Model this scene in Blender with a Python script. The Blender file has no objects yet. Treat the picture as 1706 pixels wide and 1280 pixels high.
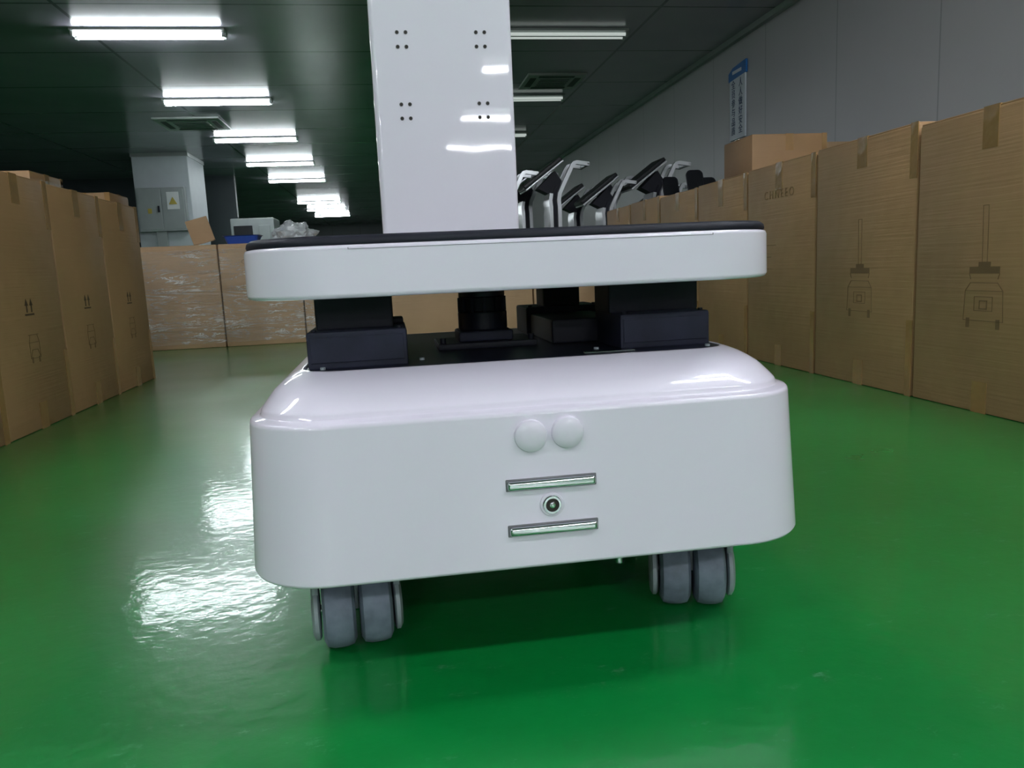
import bpy, bmesh, math, random
from mathutils import Matrix, Vector, noise
random.seed(4)
S = bpy.context.scene
S.view_settings.view_transform = 'Standard'
S.view_settings.look = 'None'
S.view_settings.exposure = 0.0

# ------------------------------------------------------------ materials
def newmat(name):
    m = bpy.data.materials.new(name); m.use_nodes = True
    nt = m.node_tree
    return m, nt, nt.nodes['Principled BSDF']

def simple(name, col, rough=0.5, metal=0.0, coat=0.0, var=0.06, scale=6.0, bump=0.0, bscale=40.0, spec=0.5, crough=0.06):
    m, nt, p = newmat(name)
    tc = nt.nodes.new('ShaderNodeTexCoord')
    n = nt.nodes.new('ShaderNodeTexNoise'); n.inputs['Scale'].default_value = scale
    n.inputs['Detail'].default_value = 4
    nt.links.new(tc.outputs['Object'], n.inputs['Vector'])
    r = nt.nodes.new('ShaderNodeValToRGB')
    r.color_ramp.elements[0].position = 0.3; r.color_ramp.elements[1].position = 0.7
    r.color_ramp.elements[0].color = [c*(1-var) for c in col] + [1]
    r.color_ramp.elements[1].color = [min(1, c*(1+var)) for c in col] + [1]
    nt.links.new(n.outputs['Fac'], r.inputs['Fac'])
    nt.links.new(r.outputs['Color'], p.inputs['Base Color'])
    p.inputs['Roughness'].default_value = rough
    p.inputs['Metallic'].default_value = metal
    p.inputs['Coat Weight'].default_value = coat
    p.inputs['Coat Roughness'].default_value = crough
    p.inputs['Specular IOR Level'].default_value = spec
    if bump > 0:
        n2 = nt.nodes.new('ShaderNodeTexNoise'); n2.inputs['Scale'].default_value = bscale
        nt.links.new(tc.outputs['Object'], n2.inputs['Vector'])
        b = nt.nodes.new('ShaderNodeBump'); b.inputs['Strength'].default_value = bump
        b.inputs['Distance'].default_value = 0.01
        nt.links.new(n2.outputs['Fac'], b.inputs['Height'])
        nt.links.new(b.outputs['Normal'], p.inputs['Normal'])
        nt.links.new(b.outputs['Normal'], p.inputs['Coat Normal'])
    return m

def emis(name, col, strength):
    m, nt, p = newmat(name)
    p.inputs['Base Color'].default_value = (0.8, 0.8, 0.8, 1)
    p.inputs['Emission Color'].default_value = (*col, 1)
    p.inputs['Emission Strength'].default_value = strength
    return m

M = {}
M['white'] = simple('white_gloss_plastic', (0.83, 0.775, 0.88), 0.35, coat=0.8, var=0.01, scale=2, spec=0.25, crough=0.035)
M['mast'] = simple('white_gloss_panel', (0.83, 0.80, 0.88), 0.35, coat=0.8, var=0.015, scale=3, bump=0.03, bscale=6, spec=0.2, crough=0.03)
M['black'] = simple('black_plastic', (0.008, 0.009, 0.017), 0.55, var=0.2, spec=0.3)
M['blackgloss'] = simple('black_deck_plate', (0.006, 0.007, 0.016), 0.38, var=0.2, spec=0.25)
M['darkbox'] = simple('dark_anodised_metal', (0.016, 0.018, 0.036), 0.6, var=0.3, scale=25, spec=0.3)
M['chrome'] = simple('chrome', (0.62, 0.64, 0.66), 0.12, metal=1.0, var=0.05)
M['tyre'] = simple('grey_rubber', (0.18, 0.21, 0.27), 0.6, var=0.3, scale=40, bump=0.1)
M['castergrey'] = simple('grey_caster_plastic', (0.30, 0.34, 0.36), 0.45, var=0.1)
M['seam'] = simple('seam_shadow', (0.16, 0.16, 0.17), 0.8)
M['hole'] = simple('hole_dark', (0.03, 0.025, 0.02), 0.8)
M['ink'] = simple('printed_ink', (0.17, 0.10, 0.042), 0.8)
M['inkdark'] = simple('printed_ink_dark', (0.075, 0.045, 0.022), 0.8)
M['inkpale'] = simple('printed_ink_faded', (0.25, 0.155, 0.07), 0.8)
M['tape'] = simple('brown_packing_tape', (0.31, 0.175, 0.062), 0.25, coat=0.3, var=0.12, scale=14, bump=0.3, bscale=20)
M['pillar'] = simple('painted_pillar', (0.50, 0.54, 0.57), 0.5, var=0.03)
M['cabinet'] = simple('cabinet_grey', (0.33, 0.36, 0.36), 0.4, var=0.05)
M['paper'] = simple('paper', (0.7, 0.72, 0.72), 0.7, var=0.03)
M['yellow'] = simple('warning_yellow', (0.5, 0.4, 0.08), 0.6)
M['housing'] = simple('white_metal_housing', (0.6, 0.62, 0.62), 0.4, var=0.02)
M['housingdim'] = simple('dim_housing', (0.4, 0.43, 0.42), 0.4, var=0.02)  # darker housing for unlit fixtures, lack of light put into colour; also air conditioners
M['ventdark'] = simple('vent_dark', (0.06, 0.07, 0.07), 0.6)
M['blue'] = simple('blue_plastic', (0.02, 0.07, 0.35), 0.35, coat=0.2)
M['posterblue'] = simple('poster_blue', (0.01, 0.14, 0.42), 0.5)
M['poster'] = simple('poster_white', (0.62, 0.68, 0.74), 0.5, var=0.02)
M['postertext'] = simple('poster_text', (0.02, 0.05, 0.14), 0.6)
M['silver'] = simple('silver_frame', (0.6, 0.62, 0.64), 0.25, metal=0.4, var=0.03)
M['screen'] = simple('dark_screen', (0.012, 0.014, 0.017), 0.4, spec=0.3)
M['partition'] = simple('dark_partition', (0.035, 0.05, 0.055), 0.5, var=0.15, scale=1)
M['trim'] = simple('aluminium_trim', (0.4, 0.42, 0.42), 0.4, metal=0.5)
M['tube'] = emis('tube_lit', (0.90, 0.94, 1.0), 106)
M['tubefar'] = emis('tube_lit_weaker', (0.88, 0.96, 1.0), 52)  # same kind of lamp, output lowered to soften its floor reflections
M['tubedim'] = emis('tube_dim', (0.9, 1.0, 0.95), 0.45)

def cardboard(name, col):
    m, nt, p = newmat(name)
    tc = nt.nodes.new('ShaderNodeTexCoord')
    n = nt.nodes.new('ShaderNodeTexNoise'); n.inputs['Scale'].default_value = 3; n.inputs['Detail'].default_value = 8
    nt.links.new(tc.outputs['Object'], n.inputs['Vector'])
    r = nt.nodes.new('ShaderNodeValToRGB')
    r.color_ramp.elements[0].position = 0.25; r.color_ramp.elements[1].position = 0.75
    r.color_ramp.elements[0].color = [c*0.86 for c in col]+[1]
    r.color_ramp.elements[1].color = [c*1.12 for c in col]+[1]
    nt.links.new(n.outputs['Fac'], r.inputs['Fac'])
    nt.links.new(r.outputs['Color'], p.inputs['Base Color'])
    mp = nt.nodes.new('ShaderNodeMapping'); mp.inputs['Scale'].default_value = (2, 2, 90)
    nt.links.new(tc.outputs['Object'], mp.inputs['Vector'])
    n2 = nt.nodes.new('ShaderNodeTexNoise'); n2.inputs['Scale'].default_value = 1.5
    nt.links.new(mp.outputs['Vector'], n2.inputs['Vector'])
    n3 = nt.nodes.new('ShaderNodeTexNoise'); n3.inputs['Scale'].default_value = 5
    nt.links.new(tc.outputs['Object'], n3.inputs['Vector'])
    b = nt.nodes.new('ShaderNodeBump'); b.inputs['Strength'].default_value = 0.12; b.inputs['Distance'].default_value = 0.01
    nt.links.new(n2.outputs['Fac'], b.inputs['Height'])
    b2 = nt.nodes.new('ShaderNodeBump'); b2.inputs['Strength'].default_value = 0.3; b2.inputs['Distance'].default_value = 0.03
    nt.links.new(n3.outputs['Fac'], b2.inputs['Height'])
    nt.links.new(b.outputs['Normal'], b2.inputs['Normal'])
    nt.links.new(b2.outputs['Normal'], p.inputs['Normal'])
    p.inputs['Roughness'].default_value = 0.62
    return m
M['card'] = cardboard('cardboard', (0.35, 0.205, 0.092))
M['card2'] = cardboard('cardboard_pale', (0.40, 0.26, 0.14))

def film():
    m, nt, p = newmat('stretch_film')
    tc = nt.nodes.new('ShaderNodeTexCoord')
    mp = nt.nodes.new('ShaderNodeMapping'); mp.inputs['Scale'].default_value = (2.2, 2.2, 16)
    mp.inputs['Rotation'].default_value = (0, 0.10, 0)
    nt.links.new(tc.outputs['Object'], mp.inputs['Vector'])
    n = nt.nodes.new('ShaderNodeTexNoise'); n.inputs['Scale'].default_value = 1.5; n.inputs['Detail'].default_value = 5
    n.inputs['Roughness'].default_value = 0.65
    n.inputs['Distortion'].default_value = 1.2
    nt.links.new(mp.outputs['Vector'], n.inputs['Vector'])
    b = nt.nodes.new('ShaderNodeBump'); b.inputs['Strength'].default_value = 0.9; b.inputs['Distance'].default_value = 0.05
    nt.links.new(n.outputs['Fac'], b.inputs['Height'])
    nt.links.new(b.outputs['Normal'], p.inputs['Normal'])
    p.inputs['Base Color'].default_value = (0.92, 0.90, 0.86, 1)
    p.inputs['Roughness'].default_value = 0.2
    r = nt.nodes.new('ShaderNodeValToRGB')
    cr = r.color_ramp
    cr.elements[0].position = 0.47; cr.elements[0].color = (0, 0, 0, 1)
    cr.elements[1].position = 0.498; cr.elements[1].color = (1, 1, 1, 1)
    for pos, v in ((0.504, 1), (0.53, 0), (0.60, 0), (0.625, 0.8), (0.65, 0)):
        e = cr.elements.new(pos); e.color = (v, v, v, 1)
    nt.links.new(n.outputs['Fac'], r.inputs['Fac'])
    # patchiness: creases, their bright highlights painted in as opaque white, gather in some areas
    n2 = nt.nodes.new('ShaderNodeTexNoise'); n2.inputs['Scale'].default_value = 5; n2.inputs['Detail'].default_value = 2
    nt.links.new(tc.outputs['Object'], n2.inputs['Vector'])
    r2 = nt.nodes.new('ShaderNodeMapRange')
    r2.inputs['From Min'].default_value = 0.40; r2.inputs['From Max'].default_value = 0.62
    r2.inputs['To Min'].default_value = 0.12; r2.inputs['To Max'].default_value = 0.85
    nt.links.new(n2.outputs['Fac'], r2.inputs['Value'])
    mu = nt.nodes.new('ShaderNodeMath'); mu.operation = 'MULTIPLY_ADD'; mu.inputs[2].default_value = 0.09
    nt.links.new(r.outputs['Color'], mu.inputs[0]); nt.links.new(r2.outputs['Result'], mu.inputs[1])
    nt.links.new(mu.outputs[0], p.inputs['Alpha'])
    return m
M['film'] = film()

def floor_mat():
    m, nt, p = newmat('green_epoxy_floor')
    tc = nt.nodes.new('ShaderNodeTexCoord')
    n = nt.nodes.new('ShaderNodeTexNoise'); n.inputs['Scale'].default_value = 1.3; n.inputs['Detail'].default_value = 6
    nt.links.new(tc.outputs['Object'], n.inputs['Vector'])
    r = nt.nodes.new('ShaderNodeValToRGB')
    r.color_ramp.elements[0].position = 0.3; r.color_ramp.elements[0].color = (0.0008, 0.160, 0.026, 1)
    r.color_ramp.elements[1].position = 0.7; r.color_ramp.elements[1].color = (0.0016, 0.225, 0.042, 1)
    nt.links.new(n.outputs['Fac'], r.inputs['Fac'])
    # pale scuffs
    mp = nt.nodes.new('ShaderNodeMapping'); mp.inputs['Scale'].default_value = (1, 2.0, 1)
    nt.links.new(tc.outputs['Object'], mp.inputs['Vector'])
    n2 = nt.nodes.new('ShaderNodeTexNoise'); n2.inputs['Scale'].default_value = 14; n2.inputs['Detail'].default_value = 14
    n2.inputs['Roughness'].default_value = 0.82
    nt.links.new(mp.outputs['Vector'], n2.inputs['Vector'])
    r2 = nt.nodes.new('ShaderNodeValToRGB')
    r2.color_ramp.elements[0].position = 0.58; r2.color_ramp.elements[0].color = (0, 0, 0, 1)
    r2.color_ramp.elements[1].position = 0.74; r2.color_ramp.elements[1].color = (0.7, 0.7, 0.7, 1)
    nt.links.new(n2.outputs['Fac'], r2.inputs['Fac'])
    mx = nt.nodes.new('ShaderNodeMixRGB'); mx.inputs['Color2'].default_value = (0.20, 0.46, 0.32, 1)
    nt.links.new(r2.outputs['Color'], mx.inputs['Fac'])
    nt.links.new(r.outputs['Color'], mx.inputs['Color1'])
    nt.links.new(mx.outputs['Color'], p.inputs['Base Color'])
    n3 = nt.nodes.new('ShaderNodeTexNoise'); n3.inputs['Scale'].default_value = 2.5; n3.inputs['Detail'].default_value = 8
    nt.links.new(tc.outputs['Object'], n3.inputs['Vector'])
    mr = nt.nodes.new('ShaderNodeMapRange')
    mr.inputs['To Min'].default_value = 0.24; mr.inputs['To Max'].default_value = 0.36
    nt.links.new(n3.outputs['Fac'], mr.inputs['Value'])
    nt.links.new(mr.outputs['Result'], p.inputs['Roughness'])
    p.inputs['Specular IOR Level'].default_value = 0.5
    p.inputs['Coat Weight'].default_value = 0.6
    mr2 = nt.nodes.new('ShaderNodeMapRange')
    mr2.inputs['To Min'].default_value = 0.03; mr2.inputs['To Max'].default_value = 0.13
    nt.links.new(n3.outputs['Fac'], mr2.inputs['Value'])
    nt.links.new(mr2.outputs['Result'], p.inputs['Coat Roughness'])
    n4 = nt.nodes.new('ShaderNodeTexNoise'); n4.inputs['Scale'].default_value = 40; n4.inputs['Detail'].default_value = 4
    nt.links.new(tc.outputs['Object'], n4.inputs['Vector'])
    b = nt.nodes.new('ShaderNodeBump'); b.inputs['Strength'].default_value = 0.05; b.inputs['Distance'].default_value = 0.012
    nt.links.new(n4.outputs['Fac'], b.inputs['Height'])
    nt.links.new(b.outputs['Normal'], p.inputs['Normal'])
    nt.links.new(b.outputs['Normal'], p.inputs['Coat Normal'])
    return m
M['floor'] = floor_mat()

def panel_mat(name, col, seam, period, axes, width, rough, var=0.05):
    """surface with thin panel joints every `period` metres along each of `axes`"""
    m, nt, p = newmat(name)
    tc = nt.nodes.new('ShaderNodeTexCoord')
    sp = nt.nodes.new('ShaderNodeSeparateXYZ'); nt.links.new(tc.outputs['Object'], sp.inputs['Vector'])
    prev = None
    for ax, per in zip(axes, period):
        a = nt.nodes.new('ShaderNodeMath'); a.operation = 'MULTIPLY'; a.inputs[1].default_value = 1/per
        nt.links.new(sp.outputs[ax], a.inputs[0])
        fr = nt.nodes.new('ShaderNodeMath'); fr.operation = 'FRACT'; nt.links.new(a.outputs[0], fr.inputs[0])
        lt = nt.nodes.new('ShaderNodeMath'); lt.operation = 'LESS_THAN'; lt.inputs[1].default_value = width/per
        nt.links.new(fr.outputs[0], lt.inputs[0])
        if prev is None: prev = lt
        else:
            mxx = nt.nodes.new('ShaderNodeMath'); mxx.operation = 'MAXIMUM'
            nt.links.new(prev.outputs[0], mxx.inputs[0]); nt.links.new(lt.outputs[0], mxx.inputs[1]); prev = mxx
    n = nt.nodes.new('ShaderNodeTexNoise'); n.inputs['Scale'].default_value = 0.8; n.inputs['Detail'].default_value = 5
    nt.links.new(tc.outputs['Object'], n.inputs['Vector'])
    r = nt.nodes.new('ShaderNodeValToRGB')
    r.color_ramp.elements[0].position = 0.3; r.color_ramp.elements[1].position = 0.7
    r.color_ramp.elements[0].color = [c*(1-var) for c in col]+[1]
    r.color_ramp.elements[1].color = [c*(1+var) for c in col]+[1]
    nt.links.new(n.outputs['Fac'], r.inputs['Fac'])
    mx = nt.nodes.new('ShaderNodeMixRGB'); mx.inputs['Color2'].default_value = (*seam, 1)
    nt.links.new(prev.outputs[0], mx.inputs['Fac']); nt.links.new(r.outputs['Color'], mx.inputs['Color1'])
    nt.links.new(mx.outputs['Color'], p.inputs['Base Color'])
    p.inputs['Roughness'].default_value = rough
    return m
M['ceiling'] = panel_mat('ceiling_panels', (0.34, 0.32, 0.38), (0.15, 0.15, 0.17), (1.325, 2.4), ('Y', 'X'), 0.03, 0.2, 0.12)
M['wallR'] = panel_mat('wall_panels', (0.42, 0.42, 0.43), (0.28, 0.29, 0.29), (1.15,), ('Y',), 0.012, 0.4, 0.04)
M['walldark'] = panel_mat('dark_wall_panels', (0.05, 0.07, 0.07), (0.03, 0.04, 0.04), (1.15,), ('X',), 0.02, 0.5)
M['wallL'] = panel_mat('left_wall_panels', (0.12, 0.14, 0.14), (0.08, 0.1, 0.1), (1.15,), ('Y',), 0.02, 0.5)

# ------------------------------------------------------------ mesh builder
class B:
    def __init__(s): s.bm = bmesh.new(); s.mats = []
    def mi(s, m):
        if m not in s.mats: s.mats.append(m)
        return s.mats.index(m)
    def _merge(s, bm, mat, mx=None):
        if mx is not None: bmesh.ops.transform(bm, matrix=mx, verts=bm.verts)
        k = s.mi(mat)
        bmesh.ops.recalc_face_normals(bm, faces=bm.faces)
        for f in bm.faces: f.material_index = k
        me = bpy.data.meshes.new('tmp'); bm.to_mesh(me); bm.free()
        s.bm.from_mesh(me); bpy.data.meshes.remove(me)
    def box(s, lo, hi, mat, bev=0, seg=2, mx=None):
        bm = bmesh.new(); bmesh.ops.create_cube(bm, size=1)
        lo = Vector(lo); hi = Vector(hi); c = (lo+hi)/2; d = hi-lo
        for v in bm.verts: v.co = Vector((v.co.x*d.x, v.co.y*d.y, v.co.z*d.z)) + c
        if bev > 0: bmesh.ops.bevel(bm, geom=bm.edges[:], offset=bev, segments=seg, affect='EDGES', profile=0.5)
        s._merge(bm, mat, mx)
    def cyl(s, c, r, h, mat, axis='Z', seg=32, r2=None, mx=None, bev=0):
        bm = bmesh.new()
        bmesh.ops.create_cone(bm, cap_ends=True, segments=seg, radius1=r, radius2=r if r2 is None else r2, depth=h)
        if bev > 0:
            es = [e for e in bm.edges if abs(e.verts[0].co.z-e.verts[1].co.z) < 1e-6]
            bmesh.ops.bevel(bm, geom=es, offset=bev, segments=3, affect='EDGES', profile=0.5)
        R = Matrix.Identity(4)
        if axis == 'X': R = Matrix.Rotation(math.pi/2, 4, 'Y')
        if axis == 'Y': R = Matrix.Rotation(math.pi/2, 4, 'X')
        m = Matrix.Translation(c) @ R
        if mx is not None: m = mx @ m
        s._merge(bm, mat, m)
    def loft(s, loops, mat, cap0=True, cap1=True, mx=None):
        bm = bmesh.new(); vs = [[bm.verts.new(p) for p in L] for L in loops]
        n = len(loops[0])
        for a, b in zip(vs[:-1], vs[1:]):
            for i in range(n):
                bm.faces.new((a[i], a[(i+1) % n], b[(i+1) % n], b[i]))
        if cap0: bm.faces.new(vs[0][::-1])
        if cap1: bm.faces.new(vs[-1])
        s._merge(bm, mat, mx)
    def lathe(s, prof, mat, mx, seg=40):
        """prof: list of (axial, radius) about local X"""
        loops = [[(a, r*math.cos(2*math.pi*i/seg), r*math.sin(2*math.pi*i/seg)) for i in range(seg)] for a, r in prof]
        s.loft(loops, mat, True, True, mx)
    def prism(s, poly, y0, y1, mat, mx=None):
        """poly of (x,z), extruded along y"""
        s.loft([[(x, y0, z) for x, z in poly], [(x, y1, z) for x, z in poly]], mat, True, True, mx)
    def ribbon(s, path, th, y0, y1, mat, mx=None):
        rows = []
        for i, (x, z) in enumerate(path):
            a = Vector(path[max(0, i-1)]); b = Vector(path[min(len(path)-1, i+1)])
            t = (b-a).normalized(); nn = Vector((-t.y, t.x))*th/2
            rows.append([(x+nn.x, y0, z+nn.y), (x-nn.x, y0, z-nn.y), (x-nn.x, y1, z-nn.y), (x+nn.x, y1, z+nn.y)])
        s.loft(rows, mat, True, True, mx)
    def tube(s, pts, r, mat, seg=8):
        loops = []
        for i, p in enumerate(pts):
            p = Vector(p); a = Vector(pts[max(0, i-1)]); b = Vector(pts[min(len(pts)-1, i+1)])
            t = (b-a).normalized(); u = t.orthogonal().normalized() if i == 0 else (u - t*u.dot(t)).normalized()
            w = t.cross(u)
            loops.append([p+u*r*math.cos(2*math.pi*k/seg)+w*r*math.sin(2*math.pi*k/seg) for k in range(seg)])
        s.loft(loops, mat)
    def done(s, name, parent=None, loc=(0, 0, 0), ang=35, wn=True):
        me = bpy.data.meshes.new(name); s.bm.to_mesh(me); s.bm.free()
        for m in s.mats: me.materials.append(m)
        me.polygons.foreach_set('use_smooth', [True]*len(me.polygons))
        me.set_sharp_from_angle(angle=math.radians(ang))
        o = bpy.data.objects.new(name, me); S.collection.objects.link(o)
        o.location = loc
        if parent: o.parent = parent
        if wn:
            md = o.modifiers.new('weighted_normal', 'WEIGHTED_NORMAL'); md.keep_sharp = True; md.weight = 80
        return o

def rr(x0, x1, y0, y1, r, z, n=10):
    pts = []
    for cx, cy, a0 in ((x1-r, y1-r, 0), (x0+r, y1-r, 90), (x0+r, y0+r, 180), (x1-r, y0+r, 270)):
        for i in range(n+1):
            a = math.radians(a0+90*i/n)
            pts.append((cx+r*math.cos(a), cy+r*math.sin(a), z))
    return pts

def empty(name, loc=(0, 0, 0)):
    e = bpy.data.objects.new(name, None); S.collection.objects.link(e); e.location = loc
    e.empty_display_size = 0.1
    return e

def text(body, size, mat, parent, loc, rot, name='lettering', ext=0.0006, spacing=1.0, align='CENTER', line=1.0):
    c = bpy.data.curves.new(name, 'FONT'); c.body = body; c.size = size; c.extrude = ext
    c.align_x = align; c.align_y = 'CENTER'; c.space_character = spacing; c.space_line = line
    c.materials.append(mat)
    o = bpy.data.objects.new(name, c); S.collection.objects.link(o)
    o.parent = parent; o.location = loc; o.rotation_euler = rot
    return o

# ------------------------------------------------------------ room shell
CEIL = 2.55
XL, XR, Y0, Y1 = -8.5, 3.5, -13.0, 34.0
def slab(name, lo, hi, mat):
    b = B(); b.box(lo, hi, mat); return b.done(name, wn=False)
slab('floor', (XL-0.2, Y0-0.2, -0.1), (XR+0.2, Y1+0.2, 0), M['floor'])
slab('ceiling', (XL-0.2, Y0-0.2, CEIL), (XR+0.2, Y1+0.2, CEIL+0.1), M['ceiling'])
slab('wall_right', (XR, Y0, 0), (XR+0.15, Y1, CEIL), M['wallR'])
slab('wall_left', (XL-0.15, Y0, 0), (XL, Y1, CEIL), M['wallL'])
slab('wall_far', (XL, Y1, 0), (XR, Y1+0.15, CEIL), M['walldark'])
slab('wall_near', (XL, Y0-0.15, 0), (XR, Y0, CEIL), M['wallR'])
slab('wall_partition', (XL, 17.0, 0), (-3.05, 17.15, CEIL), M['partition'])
b = B(); b.box((XR-0.03, Y0, 0), (XR, Y1, 0.1), M['trim']); b.done('baseboard_right')
b = B(); b.box((XR-0.05, Y0, CEIL-0.05), (XR, Y1, CEIL), M['cabinet']); b.done('trim_1')

# pillar with electrical cabinet
b = B()
b.box((-4.08, 13.85, 0), (-3.2, 15.0, CEIL), M['pillar'], 0.015)
b.box((-4.1, 13.83, 0), (-3.18, 15.02, 0.12), M['trim'])
b.box((-4.09, 13.84, CEIL-0.06), (-3.19, 15.01, CEIL), M['trim'])
b.done('pillar')
b = B()
b.box((-4.02, 13.71, 1.27), (-3.26, 13.828, 1.98), M['cabinet'], 0.008)
b.box((-3.78, 13.75, 0), (-3.62, 13.826, 1.28), M['cabinet'], 0.004)
b.box((-3.99, 13.70, 1.30), (-3.65, 13.715, 1.95), M['cabinet'], 0.004)
b.box((-3.63, 13.70, 1.30), (-3.29, 13.715, 1.95), M['cabinet'], 0.004)
b.box((-3.55, 13.692, 1.62), (-3.36, 13.702, 1.90), M['paper'])
b.prism([(-3.52, 1.70), (-3.39, 1.70), (-3.455, 1.82)], 13.685, 13.693, M['yellow'])
b.box((-3.70, 13.68, 1.58), (-3.675, 13.702, 1.68), M['black'])
b.box((-3.86, 13.692, 1.56), (-3.8, 13.702, 1.64), M['yellow'])
b.done('electrical_cabinet')

# ------------------------------------------------------------ ceiling lights
def fixture(cx, cy, tm, lit=True):
    b = B(); h = M['housing'] if lit else M['housingdim']; t = M[tm]
    b.box((cx-0.62, cy-0.085, CEIL-0.022), (cx+0.62, cy+0.085, CEIL), h, 0.004)
    b.box((cx-0.62, cy-0.02, CEIL-0.05), (cx+0.62, cy+0.02, CEIL-0.02), h, 0.003)
    for dy in (-0.05, 0.05):
        for ex in (-1, 1):
            b.box((cx+ex*0.605-0.012, cy+dy-0.018, CEIL-0.065), (cx+ex*0.605+0.012, cy+dy+0.018, CEIL-0.02), h, 0.002)
        b.cyl((cx, cy+dy, CEIL-0.045), 0.015, 1.19, t, axis='X', seg=12)
    b.done('ceiling_tube_light', wn=False)
for k in range(-7, 9):
    y = 7.3+2.65*k
    if y < Y0+0.5 or y > Y1-1: continue
    if k != 5:
        fixture(-1.88, y, 'tubefar' if k >= 0 else ('tubedim' if k == -1 else 'tube'))
    fixture(1.70, y-(0.85 if k == -2 else 0), 'tube' if k < -1 else 'tubedim', k < -1)

def cassette(cx, cy, r):
    b = B()
    b.box((cx-r, cy-r, CEIL-0.03), (cx+r, cy+r, CEIL), M['housingdim'], 0.01)
    b.box((cx-r*0.55, cy-r*0.55, CEIL-0.036), (cx+r*0.55, cy+r*0.55, CEIL-0.025), M['cabinet'], 0.004)
    for i in range(5):
        u = -r*0.45+i*r*0.225
        b.box((cx-r*0.5, cy+u-0.01, CEIL-0.04), (cx+r*0.5, cy+u+0.01, CEIL-0.034), M['ventdark'])
    for sx, sy in ((1, 0), (-1, 0), (0, 1), (0, -1)):
        ax = cx+sx*r*0.76; ay = cy+sy*r*0.76
        wx = 0.035 if sx else r*0.6; wy = 0.035 if sy else r*0.6
        b.box((ax-wx, ay-wy, CEIL-0.034), (ax+wx, ay+wy, CEIL-0.028), M['ventdark'])
    b.done('ceiling_air_conditioner')
cassette(-2.5, 11.35, 0.42); cassette(2.0, 9.15, 0.34)

# ------------------------------------------------------------ wall notice
e = empty('wall_notice_board', (3.5, 7.45, 1.93))
b = B()
b.box((-0.02, -0.17, -0.35), (-0.002, 0.17, 0.24), M['poster'], 0.003)
b.loft([[(-0.022, 0.19, 0.22), (-0.022, -0.19, 0.24), (-0.022, -0.19, 0.36), (-0.022, 0.10, 0.34), (-0.022, 0.19, 0.30)],
        [(-0.002, 0.19, 0.22), (-0.002, -0.19, 0.24), (-0.002, -0.19, 0.36), (-0.002, 0.10, 0.34), (-0.002, 0.19, 0.30)]], M['posterblue'])
b.box((-0.024, -0.10, 0.275), (-0.021, 0.10, 0.305), M['poster'])
b.done('board', e)
rx = (math.radians(90), 0, math.radians(-90))
text('全\n员\n参\n与\n品\n质', 0.088, M['postertext'], e, (-0.0225, 0.08, -0.05), rx)
text('人\n人\n做\n好\n安\n全', 0.088, M['postertext'], e, (-0.0225, -0.08, -0.05), rx)

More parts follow.
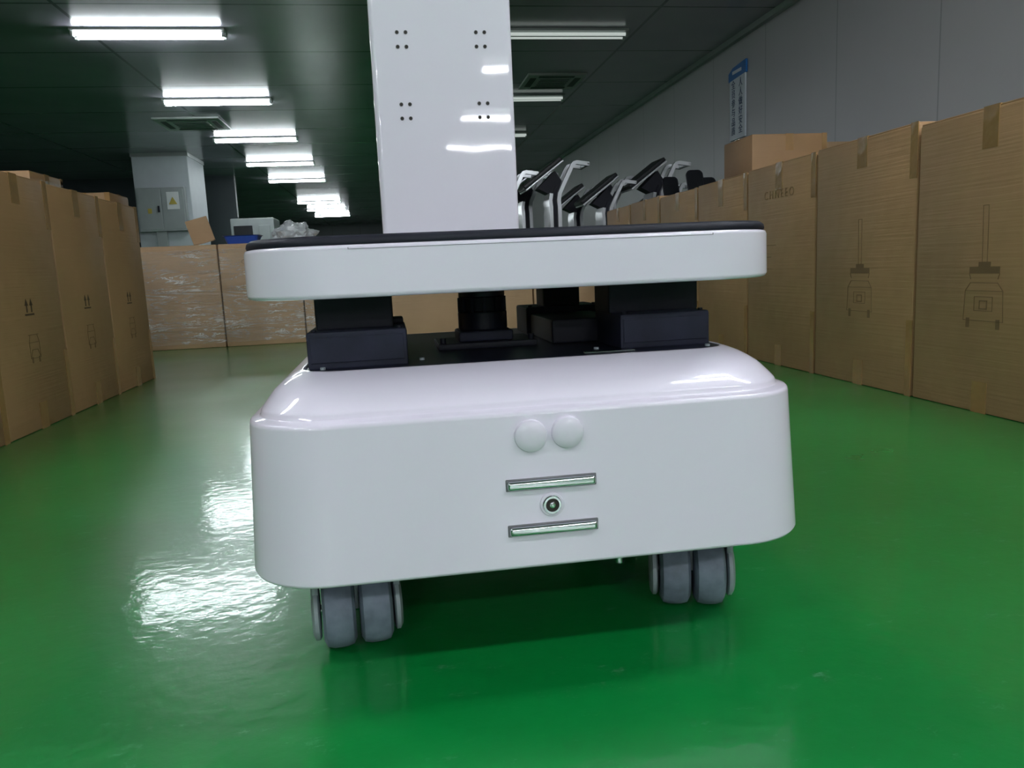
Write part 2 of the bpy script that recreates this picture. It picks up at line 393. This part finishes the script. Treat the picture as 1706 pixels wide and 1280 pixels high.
# ------------------------------------------------------------ cardboard boxes
def carton(x0, x1, y0, y1, z0, z1, face=None, art=0, logo=False, mat='card', tape=True, wrap=False, name='cardboard_box', seed=0):
    """face: '+X','-X','-Y' is the side carrying the print"""
    rnd = random.Random(seed*31+int(y0*100))
    cx, cy = (x0+x1)/2, (y0+y1)/2
    o = empty(name, (cx, cy, z0))
    hx, hy, h = (x1-x0)/2, (y1-y0)/2, z1-z0
    b = B(); cm = M[mat]
    b.box((-hx, -hy, 0), (hx, hy, h-0.004), cm, 0.006)
    # top flaps meeting on the centre line
    b.box((-hx+0.003, -hy+0.003, h-0.006), (hx-0.003, -0.003, h), cm, 0.0015)
    b.box((-hx+0.003, 0.003, h-0.006), (hx-0.003, hy-0.003, h), cm, 0.0015)
    if tape: b.box((-hx-0.001, -0.025, h-0.002), (hx+0.001, 0.025, h+0.0012), M['tape'])
    # local frame of printed side: u to the right seen from outside, v up
    if face == '+X': F = Matrix(((0, 0, 1, hx), (1, 0, 0, 0), (0, 1, 0, 0), (0, 0, 0, 1))); hw = hy; rot = (math.radians(90), 0, math.radians(90))
    elif face == '-X': F = Matrix(((0, 0, -1, -hx), (-1, 0, 0, 0), (0, 1, 0, 0), (0, 0, 0, 1))); hw = hy; rot = rx
    elif face == '-Y': F = Matrix(((1, 0, 0, 0), (0, 0, -1, -hy), (0, 1, 0, 0), (0, 0, 0, 1))); hw = hx; rot = (math.radians(90), 0, 0)
    else: F = None
    if F is not None:
        def bar(u0, v0, u1, v1, w=0.0018, m=M['ink']):
            a = Vector((u0, v0)); c = Vector((u1, v1)); d = c-a; L = d.length
            R = F @ Matrix.Translation((u0, v0, 0)) @ Matrix.Rotation(math.atan2(d.y, d.x), 4, 'Z')
            b.box((-w/2, -w/2, -0.0005), (L+w/2, w/2, 0.0008), m, mx=R)
        def rect(u0, v0, u1, v1, **k):
            bar(u0, v0, u1, v0, **k); bar(u1, v0, u1, v1, **k); bar(u1, v1, u0, v1, **k); bar(u0, v1, u0, v0, **k)
        if tape:
            b.box((-0.025, h-0.085-rnd.random()*0.03, -0.001), (0.025, h+0.001, 0.0012), M['tape'], mx=F)
            b.box((-0.025, 0, -0.001), (0.025, 0.08, 0.0012), M['tape'], mx=F)
            b.box((hw-0.03, h-0.15, -0.001), (hw+0.0008, h+0.001, 0.0013), M['tape'], mx=F)
            b.box((hw-0.025, 0, -0.001), (hw+0.0008, 0.22, 0.0013), M['tape'], mx=F)
        if art == 1:    # tall robot line drawing
            bar(-0.008, 0.37, -0.012, 0.52); bar(0.008, 0.37, 0.006, 0.52); bar(-0.012, 0.52, 0.006, 0.52)
            b.box((-0.05, 0.353, -0.0005), (0.05, 0.37, 0.0008), M['ink'], mx=F)
            b.box((-0.02, 0.37, -0.0005), (0.02, 0.382, 0.0008), M['ink'], mx=F)
            for su in (-1, 1):
                bar(su*0.05, 0.353, su*0.045, 0.34); bar(su*0.045, 0.33, su*0.062, 0.31)
                bar(su*0.062, 0.31, su*0.066, 0.235)
                bar(su*0.05, 0.235, su*0.05, 0.222, w=0.012)
            bar(-0.045, 0.33, 0.045, 0.33); bar(-0.062, 0.31, 0.062, 0.31); bar(-0.066, 0.235, 0.066, 0.235)
            rect(-0.03, 0.26, 0.03, 0.295); rect(-0.012, 0.265, 0.012, 0.285, w=0.003)
        if art == 2:    # handling arrows + small drawing
            for su in (-0.022, 0.008):
                b.box((su-0.003, 0.352, -0.0005), (su+0.004, 0.375, 0.0008), M['inkdark'], mx=F)
                b.loft([[F @ Vector(q) for q in ((su-0.010, 0.372, -0.0004), (su+0.011, 0.372, -0.0004), (su, 0.392, -0.0004))],
                        [F @ Vector(q) for q in ((su-0.010, 0.372, 0.0008), (su+0.011, 0.372, 0.0008), (su, 0.392, 0.0008))]], M['inkdark'])
            b.box((-0.036, 0.343, -0.0005), (0.022, 0.348, 0.0008), M['inkdark'], mx=F)
            bar(-0.035, 0.285, 0.03, 0.285); bar(-0.025, 0.285, -0.035, 0.262); bar(0.02, 0.285, 0.03, 0.262)
            rect(-0.035, 0.215, 0.03, 0.262); bar(-0.035, 0.215, -0.02, 0.24); bar(0.03, 0.215, 0.015, 0.24)
            bar(-0.02, 0.24, 0.015, 0.24); bar(-0.025, 0.215, -0.025, 0.205, w=0.008); bar(0.02, 0.215, 0.02, 0.205, w=0.008)
        if art == 3:
            for i, L in enumerate((0.11, 0.07, 0.09)):
                bar(-0.13, 0.46-i*0.045, -0.13+L, 0.46-i*0.045, w=0.004, m=M['inkpale'])
    if wrap:
        fx = hx+0.0035; fy = hy+0.0035
        b.loft([rr(-fx, fx, -fy, fy, 0.012, 0.03, 3), rr(-fx, fx, -fy, fy, 0.012, h-0.03, 3)], M['film'], False, False)
    b.done('carton', o, wn=False)
    if logo:
        off = F @ Vector((0, h-0.115, 0.001))
        text('CHNEEO', 0.045, M['inkpale'], o, off, rot, spacing=1.4)
    return o

# right-hand row (fronts face the aisle, -X)
ys = [-0.61+0.52*i for i in range(11)]
for i, y in enumerate(ys):
    art = 3 if 2.2 < y < 2.8 else (1 if y < 2.2 else 0)
    carton(1.46, 1.96, y+0.004, y+0.516, 0, 0.755+0.004*((i*7) % 4), '-X', art=art, logo=(2.2 < y < 2.8), seed=i)
# second row behind, carrying one extra box
for i, y in enumerate([3.2, 3.74, 4.28]):
    carton(2.06, 2.58, y, y+0.52, 0, 0.75, None, seed=i+20)
carton(2.09, 2.55, 4.28, 4.66, 0.752, 1.11, '-Y', tape=True, name='cardboard_box')
carton(2.75, 3.25, 4.9, 5.5, 0, 0.75, None, mat='card2')
carton(2.78, 3.2, 4.95, 5.4, 0.752, 1.16, None, mat='card2')
# left-hand row
for i in range(6):
    y1 = 3.63-0.45*i
    carton(-1.57, -1.07, y1-0.446, y1-0.004, 0, 0.75+0.003*(i % 3), '+X', art=2, wrap=False, seed=i+40)
for i, y in enumerate([2.0, 2.52, 3.04, 3.56, 4.08]):
    carton(-2.2, -1.66, y, y+0.5, 0, 0.75, None, seed=i+50)
carton(-2.14, -1.68, 4.12, 4.5, 0.752, 0.985, '+X', tape=True, wrap=True, name='cardboard_box')
# pallet row closing the aisle
for i in range(8):
    x = -2.56+0.50*i
    carton(x+0.004, x+0.496, 5.12, 5.62, 0, 0.645, '-Y', logo=(i in (1, 3)), mat='card2', wrap=(i < 5), seed=i+60, tape=False, art=0)
carton(-2.0, -1.68, 5.2, 5.55, 0.647, 0.99, '-Y', tape=True)
carton(-1.3, -0.8, 5.75, 6.25, 0, 0.66, None)
# leaning carton flap
b = B(); R = Matrix.Translation((-1.18, 5.35, 0.668)) @ Matrix.Rotation(math.radians(-14), 4, 'Y') @ Matrix.Rotation(math.radians(8), 4, 'X')
b.box((-0.07, -0.004, 0), (0.07, 0.004, 0.16), M['card2'], 0.002, mx=R)
b.box((-0.07, -0.05, 0.0), (0.07, -0.004, 0.006), M['card2'], 0.002, mx=R)
b.done('cardboard_flap')
# blue bin
b = B()
b.loft([rr(-1.03, -0.85, 5.3, 5.42, 0.02, 0.647), rr(-1.05, -0.83, 5.28, 5.44, 0.025, 0.70), rr(-1.06, -0.82, 5.27, 5.45, 0.025, 0.705),
        rr(-1.045, -0.835, 5.285, 5.435, 0.02, 0.705), rr(-1.02, -0.86, 5.31, 5.41, 0.02, 0.655)], M['blue'])
b.done('blue_plastic_bin')
# crumpled plastic bag
M['bag'] = simple('clear_bag', (0.62, 0.66, 0.68), 0.2, coat=0.4, var=0.15, scale=20)
M['bag'].node_tree.nodes['Principled BSDF'].inputs['Alpha'].default_value = 0.75
bm = bmesh.new(); bmesh.ops.create_icosphere(bm, subdivisions=4, radius=1)
for v in bm.verts:
    n_ = v.co.normalized()
    k = 1+0.35*noise.noise(n_*2.2)+0.22*abs(noise.noise(n_*6))
    v.co = Vector((n_.x*0.13*k, n_.y*0.1*k, max(-0.045, n_.z*0.085*k)))
bb = B(); bb._merge(bm, M['bag'], Matrix.Translation((-0.62, 5.4, 0.692))); bb.done('plastic_bag', ang=20, wn=False)
# pale equipment cabinet far down the aisle
b = B()
b.box((-2.55, 13.5, 0), (-1.85, 14.2, 1.42), M['cabinet'], 0.02)
b.box((-2.5, 13.48, 0.75), (-2.2, 13.51, 1.3), M['screen'], 0.01)
b.box((-2.1, 13.48, 0.7), (-1.92, 13.51, 1.3), M['cabinet'], 0.01)
b.box((-2.57, 13.48, 0), (-1.83, 14.22, 0.1), M['black'])
b.done('equipment_cabinet')

# ------------------------------------------------------------ background tablet robots
def tablet_robot(x, y, s=1.0, rz=0.0):
    e = empty('tablet_robot', (x, y, 0)); e.rotation_euler = (0, 0, rz)
    b = B()
    b.loft([rr(-.19*s, .19*s, -.18*s, .18*s, .07*s, 0.05), rr(-.2*s, .2*s, -.19*s, .19*s, .07*s, 0.07), rr(-.19*s, .19*s, -.18*s, .18*s, .07*s, 0.26*s),
            rr(-.14*s, .14*s, -.13*s, .13*s, .05*s, 0.32*s)], M['white'])
    for sx in (-1, 1):
        for sy in (-1, 1):
            b.cyl((sx*.13*s, sy*.12*s, 0.03), 0.03, 0.03, M['tyre'], axis='Y', seg=16)
    b.done('base', e)
    b = B()
    path = [(.10, .30), (.12, .60), (.12, .93), (.115, .99), (.125, 1.05), (.155, 1.11), (.245, 1.285), (.262, 1.305), (.285, 1.312), (.40, 1.295)]
    path = [(px*s, pz*s) for px, pz in path]
    b.ribbon(path, 0.034*s, -0.14*s, -0.10*s, M['silver']); b.ribbon(path, 0.034*s, 0.10*s, 0.14*s, M['silver'])
    inner = [(p[0]-0.03*s, p[1]) for p in path[:6]]
    b.ribbon(inner, 0.05*s, -0.10*s, 0.10*s, M['black'])
    b.ribbon([(p[0]-0.075*s, p[1]) for p in path[:5]], 0.03*s, -0.14*s, 0.14*s, M['silver'])
    b.box((.375*s, -.14*s, 1.28*s), (.405*s, .14*s, 1.31*s), M['silver'], 0.008)
    b.done('mast', e)
    b = B()
    T = Matrix.Translation((-.02*s, 0, 1.20*s)) @ Matrix.Rotation(math.radians(-36), 4, 'Y')
    b.box((-.20*s, -.17*s, -.012), (.22*s, .17*s, .006), M['silver'], 0.005, mx=T)
    b.box((-.20*s, -.165*s, .004), (.22*s, .165*s, .042), M['screen'], 0.01, mx=T)
    b.prism([(-.06*s, 1.10*s), (.10*s, 1.02*s), (.16*s, 1.16*s), (.10*s, 1.25*s)], -.08*s, .08*s, M['black'])
    b.done('tablet', e)
for (x, y, s) in [(0.97, 7.0, 0.95), (1.40, 6.95, 1.0), (1.28, 7.7, 1.0), (1.85, 7.9, 0.9), (1.93, 7.1, .88), (2.12, 7.65, .95), (2.42, 7.15, 1.0), (2.75, 7.75, .9)]:
    tablet_robot(x, y, s)
# low robots by the wall, seen as rounded dark screens
def low_robot(x, y):
    e = empty('reception_robot', (x, y, 0))
    b = B()
    b.loft([rr(-.17, .17, -.17, .17, .08, .04), rr(-.18, .18, -.18, .18, .08, .06), rr(-.13, .13, -.13, .13, .06, .35), rr(-.05, .05, -.07, .07, .04, .5),
            rr(-.04, .04, -.06, .06, .035, .97)], M['white'])
    for sx in (-1, 1): b.cyl((sx*.1, 0, 0.025), 0.025, 0.2, M['tyre'], axis='Y', seg=16)
    b.done('body', e)
    b = B(); T = Matrix.Translation((0, -.02, 1.03)) @ Matrix.Rotation(math.radians(70), 4, 'X')
    b.loft([rr(-.06, .06, -.10, .10, .035, -.012), rr(-.07, .07, -.11, .11, .04, 0), rr(-.07, .07, -.11, .11, .04, .02)], M['black'], mx=T)
    b.loft([rr(-.065, .065, -.104, .104, .036, .02), rr(-.06, .06, -.10, .10, .034, .026)], M['screen'], mx=T)
    b.done('screen', e)
for x, y in ((2.86, 6.72), (2.50, 6.15), (3.10, 6.25), (2.46, 6.60)):
    low_robot(x, y)

# ------------------------------------------------------------ main robot
R0 = empty('service_robot', (0.142, 1.07, 0))
RX, RY = 0.142, 1.07
def P(o): o.location = (-RX, -RY, 0); return o
def fin(b, name, ang=35): return P(b.done(name, R0, ang=ang))

# base shell: (ix, iy, z, corner radius)
bx0, bx1, by0, by1 = -0.163, 0.447, 0.740, 1.40
def bl(ix, iy, z, r): return rr(bx0+ix, bx1-ix, by0+iy, by1-iy, r, z, 16)
b = B()
prof = [(.030, .030, .114, .06), (.006, .006, .114, .080), (.002, .002, .1155, .083), (.0, .0, .119, .085), (.0075, .0085, .272, .082),
        (.0082, .0096, .2755, .081), (.0100, .0120, .2775, .080),
        (.0165, .0200, .2790, .076), (.0180, .0220, .2800, .075), (.0188, .0230, .2838, .074), (.0200, .0250, .2862, .073),
        (.023, .031, .2908, .071), (.0285, .041, .2980, .067), (.032, .048, .3024, .065), (.038, .059, .3074, .062), (.044, .073, .3118, .058), (.050, .088, .3150, .054),
        (.0555, .0995, .3170, .048), (.058, .105, .3178, .045), (.060, .1065, .3170, .043), (.061, .107, .313, .042)]
b.loft([bl(*p) for p in prof], M['white'], True, True)
fin(b, 'base_shell', 60)
b = B()
b.loft([rr(-.100, .385, .8480, 1.292, .028, .312), rr(-.100, .385, .8480, 1.292, .028, .3170), rr(-.098, .383, .85, 1.29, .026, .3180)], M['blackgloss'])
for sx, sy in ((-.08, .862), (.365, .862), (-.08, 1.27), (.365, 1.27), (.03, .9), (.24, .9)):
    b.cyl((sx, sy, .319), .003, .003, M['castergrey'], seg=16)
b.box((.215, .856, .318), (.275, .866, .320), M['chrome'], 0.001)
fin(b, 'deck_plate')

# lift units
def lift(b, x0, x1, y0, y1, ux0, ux1, uy0, uy1, h=.359):
    b.box((x0, y0, .317), (x1, y1, h), M['darkbox'], 0.003)
    b.box((x0+.004, y0-.0015, .325), (x1-.004, y0, h-.006), M['darkbox'], 0.0005)
    b.box((ux0, uy0, h-.002), (ux1, uy1, .400), M['black'], 0.004)
    for sx in (x0+.008, x1-.008):
        b.cyl((sx, y0+.01, h+.001), .003, .003, M['black'], seg=12)
b = B()
lift(b, -.096, .014, .865, .985, -.088, .0, .90, .97)
b.box((-.002, .95, .359), (.012, .985, .366), M['black'], .002)
lift(b, .266, .378, .885, 1.0, .264, .380, .925, .995)
lift(b, .200, .316, 1.155, 1.25, .230, .288, 1.17, 1.23)
lift(b, -.10, .0, 1.155, 1.25, -.085, -.03, 1.17, 1.23)
b.box((.205, .99, .3175), (.30, 1.15, .350), M['black'], .004)
fin(b, 'lift_columns')
b = B()
b.box((.055, .99, .3175), (.185, 1.09, .326), M['black'], .002)
for x in (.062, .178): b.cyl((x, 1.0, .329), .004, .008, M['black'], seg=12)
b.box((.083, 1.0, .326), (.155, 1.07, .340), M['darkbox'], .003)
b.cyl((.119, 1.035, .352), .033, .026, M['blackgloss'], bev=.003)
b.cyl((.119, 1.035, .374), .029, .022, M['black'], bev=.002)
b.cyl((.119, 1.035, .389), .031, .014, M['blackgloss'], bev=.003)
for i in range(12):
    a = 2*math.pi*i/12
    b.box((-.002, .026, .364), (.002, .0325, .383), M['darkbox'], mx=Matrix.Translation((.119, 1.035, 0)) @ Matrix.Rotation(a, 4, 'Z'))
fin(b, 'lidar_sensor')

# tray
tx0, tx1, ty0, ty1 = -.158, .447, .800, 1.36
def tl(i, z, r=.10): return rr(tx0+i, tx1-i, ty0+i, ty1-i, r-i, z, 18)
b = B()
b.loft([tl(.03, .3965), tl(.007, .3965), tl(.002, .398), tl(0, .4015), tl(.0005, .446), tl(.002, .4495), tl(.006, .4505), tl(.03, .4505)], M['white'])
fin(b, 'tray_body', 60)
b = B()
b.loft([tl(.004, .4505), tl(.003, .453), tl(.004, .457), tl(.008, .4600), tl(.04, .4605)], M['black'])
fin(b, 'tray_lid', 50)
b = B()
b.box((-.04, .8002, .4455), (.3465, .803, .4460), M['seam'])
b.box((-.0405, .8002, .4455), (-.0398, .803, .4475), M['seam'])
b.box((.3460, .8002, .4455), (.3467, .803, .4475), M['seam'])
fin(b, 'tray_trim')

# mast with mounting holes
b = B()
mx0, mx1, my0, my1 = -.007, .2115, 1.25, 1.335
b.loft([rr(mx0, mx1, my0, my1, .008, z, 6) for z in (.459, .60, .75, .9, 1.1, 1.33)] + [rr(mx0+.003, mx1-.003, my0+.003, my1-.003, .006, 1.335, 6)], M['mast'])
b.box((mx0-.006, my0-.006, .4600), (mx1+.006, my1+.006, .466), M['mast'], .002)
for gx in (.041, .1622):
    for gz in (.7716, .666):
        for dx in (-.0066, .0066):
            for dz in (-.0105, .0105):
                b.cyl((gx+dx, my0-.0003, gz+dz), .0030, .0010, M['seam'], axis='Y', seg=16)
                b.cyl((gx+dx, my0-.0007, gz+dz), .0022, .0010, M['hole'], axis='Y', seg=16)
fin(b, 'mast')

# front details (shell front leans back slightly with height)
def fy(z): return by0 + .0085*max(0, (z-.119))/.153
b = B()
for x, z in ((.1285, .252), (.1665, .253)):
    pr = [(-.001, .0165), (.003, .0168), (.006, .0160), (.008, .0130), (.009, .008), (.0093, .0005)]
    T = Matrix.Translation((x, fy(z)+.002, z)) @ Matrix.Rotation(-math.pi/2, 4, 'Z')
    b.lathe(pr, M['white'], T)
fin(b, 'round_sensor_caps')
b = B()
for z in (.2025, .1555):
    b.box((.102, fy(z)-.006, z-.0047), (.193, fy(z)+.003, z+.0047), M['chrome'], .0028, 3)
    b.box((.1005, fy(z)-.0012, z-.0062), (.1945, fy(z)+.003, z+.0062), M['seam'], .001)
fin(b, 'charging_contacts')
b = B(); z = .180; x = .147
T = Matrix.Translation((x, fy(z), z)) @ Matrix.Rotation(-math.pi/2, 4, 'Z')
b.lathe([(-.002, .0125), (.0012, .0125), (.002, .0118), (.002, .0005)], M['white'], T)
b.lathe([(-.002, .0098), (.003, .0098), (.004, .0090), (.004, .0070), (.0026, .0062), (.0026, .0005)], M['chrome'], T)
b.lathe([(.0, .0062), (.0030, .0062), (.0031, .0005)], M['hole'], T)
b.lathe([(.0, .0030), (.0042, .0030), (.0046, .0022), (.0046, .0003)], M['chrome'], T)
fin(b, 'charging_socket')

# casters
def caster(cx, cy, rz, name):
    b = B(); T = Matrix.Translation((cx, cy, 0)) @ Matrix.Rotation(rz, 4, 'Z')
    r = .044
    for sx in (-1, 1):
        c = sx*.0205
        w = .0180
        pr = [(c-w, r*.45), (c-w, r*.80), (c-w*.8, r*.95), (c-w*.4, r*.995), (c, r), (c+w*.4, r*.995), (c+w*.8, r*.95), (c+w, r*.80), (c+w, r*.45)]
        b.lathe(pr, M['tyre'], T @ Matrix.Translation((0, 0, r+.0005)))
        c2 = sx*.045
        pr = [(c2-.004, .030), (c2-.002, .033), (c2+.002, .033), (c2+.005, .028), (c2+.005, .004)]
        if sx < 0: pr = [(2*c2-a, q) for a, q in pr]
        b.lathe(pr, M['castergrey'], T @ Matrix.Translation((0, 0, r+.0005)))
        b.box((c2-.004, -.02, r), (c2+.004, .03, .092), M['castergrey'], .003, mx=T)
    b.box((-.049, -.03, .086), (.049, .035, .100), M['castergrey'], .004, mx=T)
    b.box((-.002, -.01, r), (.002, .03, .09), M['castergrey'], .0005, mx=T)
    b.cyl((0, .03, .105), .02, .02, M['chrome'], mx=T)
    b.cyl((0, 0, r+.0005), .006, .098, M['chrome'], axis='X', mx=T, seg=16)
    fin(b, name)
caster(-.063, .858, math.radians(5), 'caster_1')
caster(.342, .864, math.radians(-16), 'caster_2')
caster(-.055, 1.28, math.radians(30), 'caster_3')
caster(.345, 1.28, math.radians(-40), 'caster_4')
b = B()
b.box((-.125, .78, .105), (.41, 1.36, .116), M['black'], .002)
b.box((.245, .84, .085), (.275, .90, .108), M['castergrey'], .002)
b.cyl((.25, .86, .078), .006, .03, M['chrome'], seg=12)
b.tube([(.02, .86, .106), (.022, .862, .095), (.015, .86, .085), (-.005, .862, .083), (-.012, .87, .09)], .002, M['black'])
for sx in (-1, 1):
    b.cyl((.142+sx*.17, 1.08, .0655), .065, .035, M['tyre'], axis='X', bev=.004)
    b.cyl((.142+sx*.17, 1.08, .0655), .03, .04, M['castergrey'], axis='X')
fin(b, 'chassis')

# ------------------------------------------------------------ camera
Yw = Vector((-203, 185, -1282)).normalized()
Zw = Vector((-0.045, 1.0, 0.1515)); Zw = (Zw - Yw*Zw.dot(Yw)).normalized()
Xw = Yw.cross(Zw).normalized()
R = Matrix((Xw, Yw, Zw)).to_4x4()
cam = bpy.data.cameras.new('camera'); co = bpy.data.objects.new('camera', cam); S.collection.objects.link(co)
co.matrix_world = Matrix.Translation((0, 0, 0.42)) @ R
cam.sensor_width = 36; cam.sensor_fit = 'HORIZONTAL'; cam.lens = 36*1282/1706
cam.clip_start = 0.02; cam.clip_end = 100
S.camera = co
w = bpy.data.worlds.new('world'); S.world = w; w.use_nodes = True
w.node_tree.nodes['Background'].inputs['Color'].default_value = (0.5, 0.6, 0.6, 1)
w.node_tree.nodes['Background'].inputs['Strength'].default_value = 0.05
